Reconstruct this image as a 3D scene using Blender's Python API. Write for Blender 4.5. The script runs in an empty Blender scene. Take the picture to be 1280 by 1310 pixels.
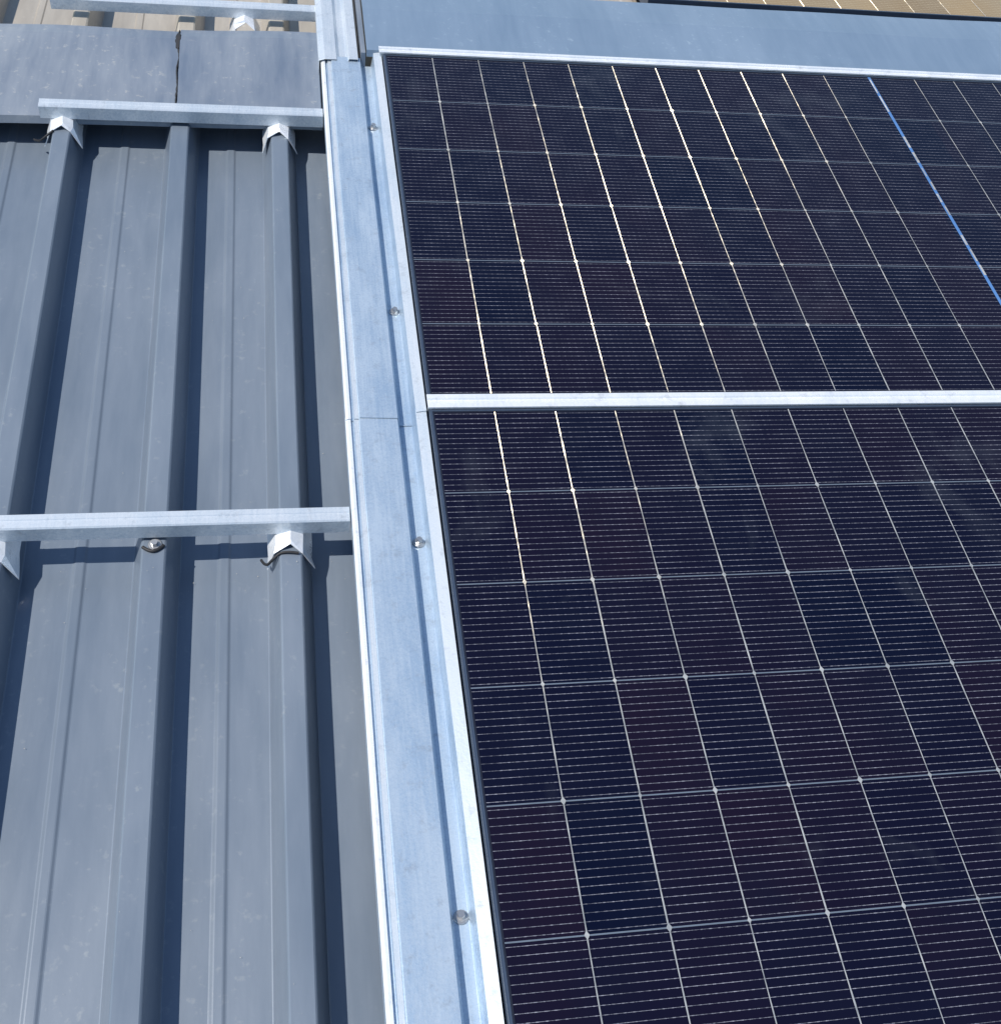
import bpy, bmesh, math, random
from mathutils import Matrix, Vector, noise
random.seed(4)
S=bpy.context.scene
S.view_settings.view_transform='Standard'; S.view_settings.look='None'; S.view_settings.exposure=0
COL=S.collection

# ---------------------------------------------------------------- helpers
class NT:
    def __init__(s,name):
        s.m=bpy.data.materials.new(name); s.m.use_nodes=True
        s.t=s.m.node_tree; s.n=s.t.nodes; s.l=s.t.links
        s.b=s.n['Principled BSDF']; s.out=s.n['Material Output']
    def node(s,typ,**kw):
        n=s.n.new(typ)
        for k,v in kw.items(): setattr(n,k,v)
        return n
    def put(s,sock,v):
        if isinstance(v,bpy.types.NodeSocket): s.l.new(v,sock)
        else: sock.default_value=v
    def m_(s,op,a,b=None,c=None,clamp=False):
        n=s.node('ShaderNodeMath',operation=op,use_clamp=clamp)
        s.put(n.inputs[0],a)
        if b is not None: s.put(n.inputs[1],b)
        if c is not None: s.put(n.inputs[2],c)
        return n.outputs[0]
    def obj(s): return s.node('ShaderNodeTexCoord').outputs['Object']
    def mapping(s,vec,scale):
        n=s.node('ShaderNodeMapping'); s.l.new(vec,n.inputs[0]); n.inputs['Scale'].default_value=scale; return n.outputs[0]
    def noise(s,vec,scale,detail=4,rough=.55,dist=0):
        n=s.node('ShaderNodeTexNoise'); s.l.new(vec,n.inputs['Vector'])
        n.inputs['Scale'].default_value=scale;n.inputs['Detail'].default_value=detail
        n.inputs['Roughness'].default_value=rough;n.inputs['Distortion'].default_value=dist
        return n.outputs[0]
    def ramp(s,f,lo,hi,a=0.,b=1.):
        n=s.node('ShaderNodeMapRange'); s.put(n.inputs[0],f)
        n.inputs[1].default_value=lo;n.inputs[2].default_value=hi;n.inputs[3].default_value=a;n.inputs[4].default_value=b
        return n.outputs[0]
    def mix(s,f,a,b):
        n=s.node('ShaderNodeMix',data_type='RGBA'); s.put(n.inputs[0],f)
        s.put(n.inputs[6],a if isinstance(a,bpy.types.NodeSocket) else (*a,1)); s.put(n.inputs[7],b if isinstance(b,bpy.types.NodeSocket) else (*b,1))
        return n.outputs[2]
    def bump(s,h,strength,dist):
        n=s.node('ShaderNodeBump'); s.l.new(h,n.inputs['Height']); n.inputs['Strength'].default_value=strength;n.inputs['Distance'].default_value=dist
        return n.outputs[0]
    def set(s,**kw):
        for k,v in kw.items():
            k={'base':'Base Color','metal':'Metallic','rough':'Roughness','spec':'Specular IOR Level','normal':'Normal'}.get(k,k)
            if isinstance(v,tuple): v=(*v,1)
            s.put(s.b.inputs[k],v)

def mesh_obj(name,verts,faces,mat,parent=None,smooth=False):
    me=bpy.data.meshes.new(name); me.from_pydata(verts,[],faces); me.update()
    bm=bmesh.new(); bm.from_mesh(me); bmesh.ops.recalc_face_normals(bm,faces=bm.faces); bm.to_mesh(me); bm.free()
    if smooth:
        for p in me.polygons: p.use_smooth=True
    o=bpy.data.objects.new(name,me); COL.objects.link(o)
    if mat: me.materials.append(mat)
    if parent: o.parent=parent
    return o
def bevel(o,w,seg=2):
    m=o.modifiers.new('bevel','BEVEL'); m.width=w; m.segments=seg; m.limit_method='ANGLE'; m.angle_limit=math.radians(35); return o
def box(name,x0,x1,y0,y1,z0,z1,mat,parent=None,bev=0):
    v=[(x,y,z) for x in(x0,x1) for y in(y0,y1) for z in(z0,z1)]
    f=[(0,1,3,2),(4,6,7,5),(0,4,5,1),(2,3,7,6),(0,2,6,4),(1,5,7,3)]
    o=mesh_obj(name,v,f,mat,parent)
    if bev: bevel(o,bev)
    return o
def extrude_y(name,prof,y0,y1,mat,parent=None,n=1,thick=0,wob=0,seed=0):
    vs=[];fs=[];k=len(prof)
    for i in range(n+1):
        y=y0+(y1-y0)*i/n
        for j,(x,z) in enumerate(prof):
            w=wob*noise.noise(Vector((x*9+seed,y*2.2,seed))) if wob else 0
            vs.append((x+w*.6,y,z+w))
    for i in range(n):
        for j in range(k-1):
            a=i*k+j; fs.append((a,a+1,a+1+k,a+k))
    o=mesh_obj(name,vs,fs,mat,parent)
    if thick:
        m=o.modifiers.new('sol','SOLIDIFY'); m.thickness=thick; m.offset=-1
    return o
def extrude_x(name,prof,x0,x1,mat,parent=None,n=1,thick=0,wob=0,seed=0,closed=False):
    vs=[];fs=[];k=len(prof)
    for i in range(n+1):
        x=x0+(x1-x0)*i/n
        for j,(y,z) in enumerate(prof):
            w=wob*noise.noise(Vector((x*3,y*9+seed,seed))) if wob else 0
            vs.append((x,y+w*.8,z+w))
    kk=k if closed else k-1
    for i in range(n):
        for j in range(kk):
            a=i*k+j;b=i*k+(j+1)%k; fs.append((a,b,b+k,a+k))
    if closed: fs.append(tuple(range(k))); fs.append(tuple(n*k+j for j in range(k)))
    o=mesh_obj(name,vs,fs,mat,parent)
    if thick:
        m=o.modifiers.new('sol','SOLIDIFY'); m.thickness=thick; m.offset=-1
    return o
def empty(name,loc=(0,0,0)):
    e=bpy.data.objects.new(name,None); e.location=loc; COL.objects.link(e); e.empty_display_size=.05; return e

# ---------------------------------------------------------------- materials
def galv(name,c1,c2,metal=.5,r0=.33,r1=.52,stain=.35):
    s=NT(name); o=s.obj()
    a=s.noise(s.mapping(o,(1,.35,1)),18,4,.65); b=s.noise(o,300,2,.7); c=s.noise(s.mapping(o,(8,.3,8)),30,2,.6)
    f=s.m_('ADD',s.m_('MULTIPLY',a,.5),s.m_('ADD',s.m_('MULTIPLY',b,.27),s.m_('MULTIPLY',c,.23)))
    f=s.ramp(f,.40,.60)
    base=s.mix(f,c1,c2)
    st=s.ramp(s.noise(o,48,4,.75),.56,.72,0,stain)
    base=s.mix(st,base,(.22,.24,.27))
    s.set(base=base,metal=metal,rough=s.ramp(f,0,1,r0,r1),normal=s.bump(s.m_('ADD',a,s.m_('MULTIPLY',b,.15)),.35,.0022))
    return s.m
M_galv=galv('galvanized_steel',(.70,.74,.77),(.48,.55,.62),.45)
M_trim=galv('galvanized_trim',(.56,.66,.75),(.32,.43,.56),.5,.30,.5)
M_bright=galv('bright_zinc',(.88,.89,.90),(.70,.74,.78),.35,.26,.4)

def roofmat(name,c1,c2,dirt,amt=.5):
    s=NT(name); o=s.obj()
    a=s.noise(s.mapping(o,(1,.25,1)),9,4,.6,.3); b=s.noise(s.mapping(o,(1,.12,1)),60,3,.6); spots=s.noise(o,75,3,.65)
    big=s.noise(s.mapping(o,(1,.5,1)),3.0,4,.6,.5)
    f=s.ramp(s.m_('ADD',s.m_('MULTIPLY',a,.45),s.m_('ADD',s.m_('MULTIPLY',b,.25),s.m_('MULTIPLY',big,.30))),.38,.62)
    base=s.mix(f,c1,c2)
    sp=s.m_('MULTIPLY',s.ramp(spots,.60,.72),s.ramp(a,.42,.60),clamp=True)
    base=s.mix(s.m_('MULTIPLY',sp,amt,clamp=True),base,dirt)
    s.set(base=base,metal=.1,rough=s.ramp(big,.3,.7,.28,.46),spec=.6,normal=s.bump(s.m_('ADD',a,s.m_('MULTIPLY',spots,.12)),.3,.003))
    return s.m
M_roof=roofmat('painted_grey_sheet',(.130,.165,.212),(.180,.215,.262),(.36,.38,.38),.28)
M_rear=roofmat('glint_tinted_sheet',(.30,.27,.23),(.44,.40,.34),(.6,.56,.48))  # pale tan base colour stands in for sun glint on the rear slope
M_cap=roofmat('ridge_cap_sheet',(.13,.165,.22),(.25,.28,.32),(.42,.42,.40),.7)
M_blue=roofmat('blue_grey_sheet',(.15,.215,.30),(.195,.265,.355),(.33,.42,.5))

def plain(name,c,rough=.5,metal=0.):
    s=NT(name); o=s.obj(); a=s.noise(o,40,3,.6)
    s.set(base=s.mix(a,tuple(x*.75 for x in c),tuple(min(1,x*1.2) for x in c)),rough=rough,metal=metal); return s.m
M_dark=plain('dark_anodized',(.06,.085,.13),.35,.4)
M_black=plain('black_sealant',(.015,.015,.017),.6)
M_screw=plain('zinc_screw',(.5,.5,.5),.3,.8)
M_wall=plain('wall_cladding',(.35,.36,.36),.6)
M_debris=plain('debris_flakes',(.42,.40,.35),.7)

PX=.093; PY=.156; W=2.07; HH=PY*6; NB=16
def panelmat(name,c_a,c_b,c_c,bus=(.29,.30,.35),b0=(.070,.075,.095)):
    s=NT(name); o=s.obj()
    sep=s.node('ShaderNodeSeparateXYZ'); s.l.new(o,sep.inputs[0]); x,y=sep.outputs[0],sep.outputs[1]
    v=s.m_('MULTIPLY',y,-1/PY); kx=s.m_('MULTIPLY',x,1/PX)
    cmb=s.node('ShaderNodeCombineXYZ'); s.l.new(s.m_('FLOOR',kx),cmb.inputs[0]); s.l.new(s.m_('FLOOR',v),cmb.inputs[1])
    wn=s.node('ShaderNodeTexWhiteNoise'); s.l.new(cmb.outputs[0],wn.inputs[0])
    blot=s.noise(o,7,3,.6)
    cell=s.mix(s.ramp(blot,.4,.7,0,.6),s.mix(wn.outputs[0],c_a,c_b),c_c)
    db=s.m_('ABSOLUTE',s.m_('SUBTRACT',s.m_('FRACT',s.m_('MULTIPLY',v,NB)),.5))
    pad=s.m_('LESS_THAN',s.m_('ABSOLUTE',s.m_('SUBTRACT',s.m_('FRACT',s.m_('MULTIPLY',kx,9)),.5)),.16)
    mbus=s.m_('LESS_THAN',db,s.m_('MULTIPLY_ADD',pad,.018,.022))
    spk=s.noise(o,420,1,.6); lo=s.noise(o,22,1)
    buscol=s.mix(s.ramp(s.m_('ADD',s.m_('MULTIPLY',spk,.5),s.m_('MULTIPLY',lo,.5)),.38,.64),b0,bus)
    col=s.mix(mbus,cell,buscol)
    dust=s.ramp(s.noise(o,3.5,4,.7,.4),.60,.80,0,.08)
    scuff=s.ramp(s.noise(o,14,5,.8,1.2),.68,.76,0,.10)
    col=s.mix(s.m_('ADD',dust,scuff,clamp=True),col,(.25,.29,.34))
    s.set(base=col,rough=s.ramp(blot,.3,.7,.10,.17),spec=.42)
    s.b.inputs['IOR'].default_value=1.33
    return s.m
M_panel=panelmat('solar_cells',(.0015,.003,.014),(.0075,.0045,.014),(.004,.005,.016))
M_panel_rear=panelmat('glint_tinted_solar_cells',(.20,.14,.07),(.32,.22,.10),(.26,.2,.12),(.7,.6,.4),(.4,.35,.25))  # brown-gold sun glint on the rear panels, painted into cell and busbar colours
M_rowgap=plain('cell_row_gap',(.12,.15,.19),.3)
M_edge=plain('module_border',(.012,.014,.025),.3)
M_mid=plain('module_centre_strip',(.08,.19,.42),.25)
# ribbon lines: metal brushed at an angle (anisotropic glints in direct sun)
def ribbon():
    s=NT('cell_gap_ribbon'); o=s.obj()
    met=s.node('ShaderNodeBsdfAnisotropic'); met.distribution='GGX'
    met.inputs['Color'].default_value=(1,.87,.62,1); met.inputs['Roughness'].default_value=.36
    met.inputs['Anisotropy'].default_value=.81
    tv=s.node('ShaderNodeCombineXYZ'); tv.inputs[0].default_value=.714; tv.inputs[1].default_value=-.70
    s.l.new(tv.outputs[0],met.inputs['Tangent'])
    s.l.new(s.bump(s.noise(o,26,2,.6),.4,.003),met.inputs['Normal'])
    dif=s.node('ShaderNodeBsdfDiffuse'); s.l.new(s.mix(s.ramp(s.noise(o,40,3),.35,.65),(.30,.31,.33),(.60,.60,.60)),dif.inputs[0])
    ms=s.node('ShaderNodeMixShader'); ms.inputs[0].default_value=.45; s.l.new(dif.outputs[0],ms.inputs[1]); s.l.new(met.outputs[0],ms.inputs[2])
    s.l.new(ms.outputs[0],s.out.inputs[0]); return s.m
M_rib=ribbon()

# ---------------------------------------------------------------- solar panels
def solar_panel(x0,ytop,mat=M_panel,z=0,seed=0):
    rnd=random.Random(seed)
    e=empty('solar_panel',(x0,ytop,z))
    mesh_obj('cell_glass',[(0,-HH,0),(W,-HH,0),(W,0,0),(0,0,0)],[(0,1,2,3)],mat,e)
    t=.004
    for n,a in (('frame_left',(-t,0,-HH-t,t)),('frame_right',(W,W+t,-HH-t,t)),('frame_top',(0,W,0,t)),('frame_bottom',(0,W,-HH-t,-HH))):
        box(n,a[0],a[1],a[2],a[3],-.032,.0012,M_dark,e)
    box('backsheet',0.001,W-.001,-HH+.001,-.001,-.010,-.006,M_dark,e)
    def quads(name,qs,m,zz):
        vs=[];fs=[]
        for q in qs:
            a=len(vs); vs+=[(px,py,zz) for px,py in q]; fs.append(tuple(range(a,a+len(q))))
        mesh_obj(name,vs,fs,m,e)
    rows=[[(0,-PY*j-.0009),(W,-PY*j-.0009),(W,-PY*j+.0009),(0,-PY*j+.0009)] for j in range(1,6)]
    quads('row_gaps',rows,M_rowgap,.0004)
    quads('border',[[(0,-.0022),(W,-.0022),(W,0),(0,0)],[(0,-HH),(W,-HH),(W,-HH+.0022),(0,-HH+.0022)],
                    [(0,-HH+.0022),(.0025,-HH+.0022),(.0025,-.0022),(0,-.0022)]],M_edge,.0005)
    quads('centre_strip',[[(1.0318,-HH),(1.0382,-HH),(1.0382,0),(1.0318,0)]],M_mid,.0006)
    L=[]
    cols=[k*PX for k in range(1,11)]
    cols=cols+[W-c for c in cols]
    for c in cols:
        base=rnd.uniform(.0007,.00095)
        for j in range(6):
            NS=8
            yy=[-PY*j-.002-(PY-.004)*i/NS for i in range(NS+1)]
            off=rnd.uniform(-.0003,.0003); sl=rnd.uniform(-.0004,.0004)
            seg=[]
            for i,yv in enumerate(yy):
                wq=base*rnd.uniform(.65,1.2); seg.append((c+off+sl*(i/NS-.5),yv,wq))
            for a,b in zip(seg,seg[1:]):
                L.append([(a[0]-a[2],a[1]),(a[0]+a[2],a[1]),(b[0]+b[2],b[1]),(b[0]-b[2],b[1])])
    quads('cell_gap_ribbons',L,M_rib,.0008)
    L=[]
    for c in cols:
        for j in range(1,6):
            d=rnd.uniform(.0030,.0046); y=-PY*j
            L.append([(c-d*.8,y),(c,y-d*1.3),(c+d*.8,y),(c,y+d*1.3)])
    quads('corner_pads',L,M_rib,.0011)
    M=[]
    y=-.01
    while y>-HH+.02:
        l=rnd.uniform(.01,.06)
        if rnd.random()<(.8 if y>-.62 else .1): 
            w_=rnd.uniform(.0012,.0026); xx=1.035+rnd.uniform(-.0012,.0012)
            l=min(l,y+HH-.005)
            M.append([(xx-w_,y),(xx+w_,y),(xx+w_,y-l),(xx-w_,y-l)])
        y-=l+rnd.uniform(.004,.02)
    quads('centre_ribbons',M,M_rib,.0010)
    return e
UP=.035+HH
sd_=0
for xx in(0,W+.03):
    for yt in(UP,0,-.971):
        solar_panel(xx,yt,seed=sd_); sd_+=1

def clamp_rail(y0,y1,x0,x1,z=.0025):
    e=empty('aluminium_clamp_rail')
    w=y1-y0
    prof=[(y0,z),(y0,z+.003),(y0+w*.30,z+.0035),(y0+w*.36,z+.0008),(y0+w*.62,z+.0008),(y0+w*.68,z+.0035),(y1,z+.003),(y1,z)]
    extrude_x('cap',prof,x0,x1,M_bright,e,closed=True)
    box('web',x0+.002,x1-.002,y0+w*.4,y1-w*.4,-.06,z,M_galv,e)
    return e
clamp_rail(.004,.031,-.006,4.16)
clamp_rail(UP+.004,UP+.026,-.012,4.16)
clamp_rail(-.967,-.94,-.006,4.16)

# ---------------------------------------------------------------- edge trim (galvanised channel) with screws
PR=[(-.126,-.062),(-.126,-.031),(-.1225,-.029),(-.118,-.029),(-.117,-.032),(-.1145,-.032),(-.1135,-.028),(-.107,-.028),(-.1055,-.0245),(-.049,-.0265),(-.0445,-.044),(-.0265,-.044),(-.0225,-.0155),(-.0070,-.0125),(-.0062,-.045)]
def trim(y0,y1,dx=0,dz=0,seed=0,sc=[]):
    e=empty('galvanized_edge_trim')
    o=extrude_y('channel',[(x+dx,z+dz) for x,z in PR],y0,y1,M_trim,e,n=40,thick=.0009,wob=.0012,seed=seed)
    extrude_y('edge_strip',[(x+dx,z+dz) for x,z in ((-.1262,-.040),(-.1262,-.0303),(-.1225,-.0278),(-.1185,-.0278))],y0,y1,M_bright,e,n=20,wob=.0012,seed=seed)
    extrude_y('groove_lip',[(x+dx,z+dz) for x,z in ((-.1135,-.0276),(-.1070,-.0276))],y0,y1,M_galv,e,n=20,wob=.0012,seed=seed)
    extrude_y('inner_lip',[(x+dx,z+dz) for x,z in ((-.0225,-.0145),(-.0070,-.0115),(-.0060,-.016))],y0,y1,M_galv,e,n=20,wob=.0012,seed=seed)
    bevel(o,.0008,2)
    for i,y in enumerate(sc): screw(-.0345+dx+random.uniform(-.001,.001),y,-.0435+dz,e,i)
    return e
def screw(x,y,z,parent,i,r=.0062,mat=None):
    bm=bmesh.new()
    def cyl(r1,r2,h,zb,seg):
        res=bmesh.ops.create_cone(bm,cap_ends=True,segments=seg,radius1=r1,radius2=r2,depth=h)
        bmesh.ops.translate(bm,verts=res['verts'],vec=(0,0,zb+h/2))
    cyl(r*1.45,r*1.3,.0012,0,24); cyl(r*1.15,r*1.1,.001,.0012,20); cyl(r*.75,r*.7,.006,.0022,6)
    me=bpy.data.meshes.new('screw'); bm.to_mesh(me); bm.free(); me.materials.append(mat or M_screw)
    o=bpy.data.objects.new('screw_%d'%i,me); COL.objects.link(o); o.location=(x,y,z); o.rotation_euler=(random.uniform(-.12,.12),random.uniform(-.12,.12),random.random()); o.parent=parent
trim(-2.3,.018,0,0,3,[-.733,-.208,-1.25,-1.8])
trim(.012,1.0,.0004,.0018,11,[.265,.785])

# ---------------------------------------------------------------- roof building
B=empty('metal_roof_building')
ZP=-.128; ZT=-.073
def rib(xr,w=.031,l=.016,r=.013):
    return [(xr-w-l,ZP),(xr-w,ZT-.002),(xr-w+.003,ZT),(xr-.003,ZT),(xr,ZT-.002),(xr+r,ZP)]
def stiff(x): return [(x-.012,ZP),(x-.009,ZP+.0022),(x+.003,ZP+.0022),(x+.0055,ZP)]
ribs=[-.195,-.378,-.590]
while ribs[-1]>-4.8: ribs.append(ribs[-1]-.2)
rr=[]
for i,x in enumerate(sorted(ribs)):
    rr+=rib(x,.034 if i%2 else .032)
    nx=sorted(ribs)[i+1] if i+1<len(ribs) else None
    if nx: rr+=stiff((x+.013+nx-.05)/2+.004)
prof=[(rr[0][0]-.1,ZP)]+rr+[(-.09,ZP)]
x=.02
while x<4.4: prof+=rib(x,.032); x+=.2
prof+=[(x,ZP)]
roof=extrude_y('corrugated_sheet_front',prof,-5.5,.93,M_roof,B,n=130,wob=.0018,seed=7)
bevel(roof,.0016,2)
rear=extrude_y('corrugated_sheet_rear',prof,0,6,M_rear,B,n=30,wob=.002,seed=17)
rear.location=(0,1.06,.012); rear.rotation_euler=(math.radians(-4),0,0)
box('walls',-4.6,4.3,-5.3,6.8,-5,-.62,M_wall,B)
box('fascia_front',-4.75,4.45,-5.46,-5.40,-.35,-.135,M_cap,B)
for i,xw in enumerate((-3,-.8,1.4)):
    box('window_%d'%i,xw,xw+1.2,-5.33,-5.27,-3.6,-2.4,M_dark,B)
cap=extrude_x('ridge_cap',[(.825,-.086),(.829,-.0715),(.848,-.069),(.90,-.063),(.95,-.057),(1.0,-.052),(1.085,-.046),(1.12,-.052),(1.15,-.075)],-4.8,-.128,M_cap,B,n=200,thick=.001,wob=.009,seed=5)
bevel(cap,.002,2)
extrude_x('ridge_cap_lap',[(.826,-.081),(.830,-.067),(.849,-.0645),(.90,-.0585),(.95,-.0525),(1.0,-.0475),(1.085,-.0415),(1.12,-.048),(1.14,-.066)],-.402,-.13,M_cap,B,n=30,thick=.001,wob=.009,seed=5)
vs=[];fs=[];N=90
for i in range(N+1):
    y=.85+.27*i/N; z=-.0665+(y-.85)*.105 if y<1.085 else -.042-(y-1.085)*.25
    wq=.0018+.0045*abs(noise.noise(Vector((y*60,0,0))))+ (.004 if 1.05<y<1.10 else 0)
    cx=-.405+.006*noise.noise(Vector((y*22,3,0)))
    z+=.009*noise.noise(Vector((-.402*3,y*9+5,5)))
    vs+=[(cx-wq,y,z-.004),(cx-wq*.4,y,z+.001),(cx+wq*.4,y,z+.002),(cx+wq,y,z-.001)]
for i in range(N):
    for j in range(3):
        a=i*4+j; fs.append((a,a+1,a+5,a+4))
mesh_obj('seam_sealant',vs,fs,M_black,B)
fl=extrude_x('panel_ridge_flashing',[(UP+.028,-.02),(UP+.030,-.006),(1.06,-.004),(1.15,.001),(1.245,-.004),(1.252,-.03)],-.035,4.4,M_blue,B,n=120,thick=.001,wob=.002,seed=9)
bevel(fl,.0015,2)

# ---------------------------------------------------------------- purlins on the left
def purlin(x0,x1,y0,y1,zt,h,seed=0):
    e=empty('galvanized_purlin')
    w=y1-y0
    pr=[(y0,zt-h),(y0,zt-.0022),(y0+.0018,zt),(y0+w*.40,zt),(y0+w*.44,zt-.0012),(y0+w*.56,zt-.0012),(y0+w*.60,zt),(y1-.0018,zt),(y1,zt-.0022),(y1,zt-h),(y1-.0016,zt-h),(y1-.0016,zt-.004),(y0+.0016,zt-.004),(y0+.0016,zt-h)]
    extrude_x('rail',pr,x0,x1,M_galv,e,closed=True)
    return e
p1=purlin(-3.2,-.1285,-.168,-.142,-.040,.027)
p2=purlin(-.645,-.128,.818,.843,-.040,.026)
p3=purlin(-.66,-.13,1.185,1.21,-.030,.024)
def bracket(xr,y,zb=ZT,parent=None,i=0,s=1):
    """rib saddle: bent sheet standing over the rib, folded to a crest, open mouth towards the eaves"""
    w=.034
    prof=[(xr-w-.013,zb-.024),(xr-w-.002,zb+.003),(xr-w*.45,zb+.012),(xr+.001,zb+.004),(xr+.013,zb-.026)]
    rb=random.Random(i*7+int(xr*100))
    vs=[];fs=[]
    ys=[y+.03,y+.006,y-.016,y-.026]
    for k,yy in enumerate(ys):
        for j,(a,b) in enumerate(prof):
            drop=(0,0,0.001,.004)[k]*s
            jx,jy=(rb.uniform(-.0025,.0025),rb.uniform(-.003,.003)) if k>1 else (0,0)
            vs.append((a+jx+(.005 if k==3 and j==4 else 0),yy+jy+(.008 if j==2 and k==3 else 0)-(.008 if j in(0,4) and k==3 else 0),b-drop))
    n=len(prof)
    for k in range(len(ys)-1):
        for j in range(n-1):
            a=k*n+j; fs.append((a,a+1,a+1+n,a+n))
    o=mesh_obj('rib_bracket_%d'%i,vs,fs,M_bright,parent)
    m=o.modifiers.new('s','SOLIDIFY'); m.thickness=.0014; m.offset=1
for i,xr in enumerate((-.195,-.590,-.990,-1.39)): bracket(xr,-.170,ZT,p1,i)
for i,xr in enumerate((-.195,-.590)): bracket(xr,.815,ZT,p2,i)
bracket(-.26,1.18,-.06,p3,0)
screw(-.394,-.176,ZT,p1,9,.0066)

def curve(name,pts,r,mat,parent):
    cu=bpy.data.curves.new(name,'CURVE'); cu.dimensions='3D'; cu.bevel_depth=r; cu.bevel_resolution=3
    sp=cu.splines.new('NURBS'); sp.points.add(len(pts)-1); sp.use_endpoint_u=True; sp.order_u=3
    for q,p in zip(sp.points,pts): q.co=(*p,1)
    o=bpy.data.objects.new(name,cu); COL.objects.link(o); cu.materials.append(mat); o.parent=parent
curve('sealant_bead_0',[(-.252,-.188,-.100),(-.246,-.205,-.094),(-.236,-.204,-.078),(-.222,-.196,-.068),(-.20,-.200,-.070)],.0020,M_black,p1)
curve('sealant_bead_1',[(-.66,.80,-.10),(-.650,.785,-.095),(-.636,.778,-.080),(-.62,.786,-.07)],.0020,M_black,p2)
curve('sealant_bead_2',[(-.41,-.180,-.072),(-.402,-.188,-.071),(-.39,-.188,-.071),(-.382,-.178,-.072)],.0024,M_black,p1)

cv=empty('galvanized_ridge_cover')
o=extrude_y('cover',[(-.130,-.05),(-.130,-.024),(-.118,-.020),(-.095,-.020),(-.088,-.030),(-.075,-.030),(-.070,-.018),(-.052,-.018),(-.050,-.05)],.985,1.6,M_galv,cv,n=20,thick=.001,wob=.002,seed=21)
bevel(o,.0008)
box('side_flashing',-.046,-.037,1.0,1.5,-.06,-.012,M_cap,cv)

# small dirt flakes lying on the sheets (one object)
rd=random.Random(12); vs=[];fs=[]
pans=[(-.56,-.445),(-.355,-.25),(-.165,-.135),(-.74,-.66),(-.226,-.2),(-.41,-.382)]
for i in range(110):
    k=rd.choice((0,0,1,1,2,3,4,5)); a,b=pans[k]
    px=rd.uniform(a,b); py=rd.uniform(-.9,.8) if rd.random()<.6 else rd.gauss(-.2,.05)
    pz=(ZT if k>3 else ZP)+.0030
    r=rd.uniform(.0003,.0009); t0=rd.uniform(0,6.28); m0=len(vs); q=rd.randint(3,5); el=rd.uniform(.5,1)
    for j in range(q):
        tt=t0+6.283*j/q; vs.append((px+r*math.cos(tt),py+r*el*math.sin(tt),pz+rd.uniform(-.0004,.0004)))
    fs.append(tuple(range(m0,m0+q)))
mesh_obj('roof_debris',vs,fs,M_debris)

for xx in(.62,2.73):
    q=solar_panel(xx,2.225,M_panel_rear,z=-.082,seed=xx); q.rotation_euler=(math.radians(-4),0,0)

# ---------------------------------------------------------------- ground
s=NT('ground_soil'); o=s.obj(); a=s.noise(o,.3,6); b=s.noise(o,8,5)
s.set(base=s.mix(s.m_('ADD',s.m_('MULTIPLY',a,.6),s.m_('MULTIPLY',b,.4)),(.06,.075,.03),(.22,.19,.14)),rough=.9)
mesh_obj('ground',[(-600,-600,-5),(600,-600,-5),(600,600,-5),(-600,600,-5)],[(0,1,2,3)],s.m)

# ---------------------------------------------------------------- light
sd=Vector((-.53,-.06,.845)).normalized()
w=bpy.data.worlds.new('World'); S.world=w; w.use_nodes=True
nt=w.node_tree; sky=nt.nodes.new('ShaderNodeTexSky'); sky.sky_type='NISHITA'; sky.sun_disc=False
sky.sun_elevation=math.asin(sd.z); sky.sun_rotation=math.atan2(sd.x,sd.y)
sky.air_density=1.2; sky.dust_density=.2; sky.ozone_density=2.5
nt.links.new(sky.outputs[0],nt.nodes['Background'].inputs[0]); nt.nodes['Background'].inputs[1].default_value=.13
ld=bpy.data.lights.new('sun','SUN'); ld.energy=5.0; ld.angle=math.radians(.5); ld.color=(1,.95,.88)
lo=bpy.data.objects.new('sun',ld); COL.objects.link(lo); lo.rotation_euler=sd.to_track_quat('Z','Y').to_euler(); lo.location=(-3,0,5)

# ---------------------------------------------------------------- camera
R=((0.983402,0.025214,-0.179677),(-0.13155,0.781108,-0.610381),(0.124957,0.623887,0.771461))
mw=Matrix(R).to_4x4(); mw.translation=Vector((-0.2141,-1.17972,1.24861))
cd=bpy.data.cameras.new('camera'); cam=bpy.data.objects.new('camera',cd); COL.objects.link(cam); cam.matrix_world=mw
cd.sensor_fit='HORIZONTAL'; cd.sensor_width=36; cd.lens=36*1490.97/1280; cd.clip_start=.02; cd.clip_end=2000
S.camera=cam
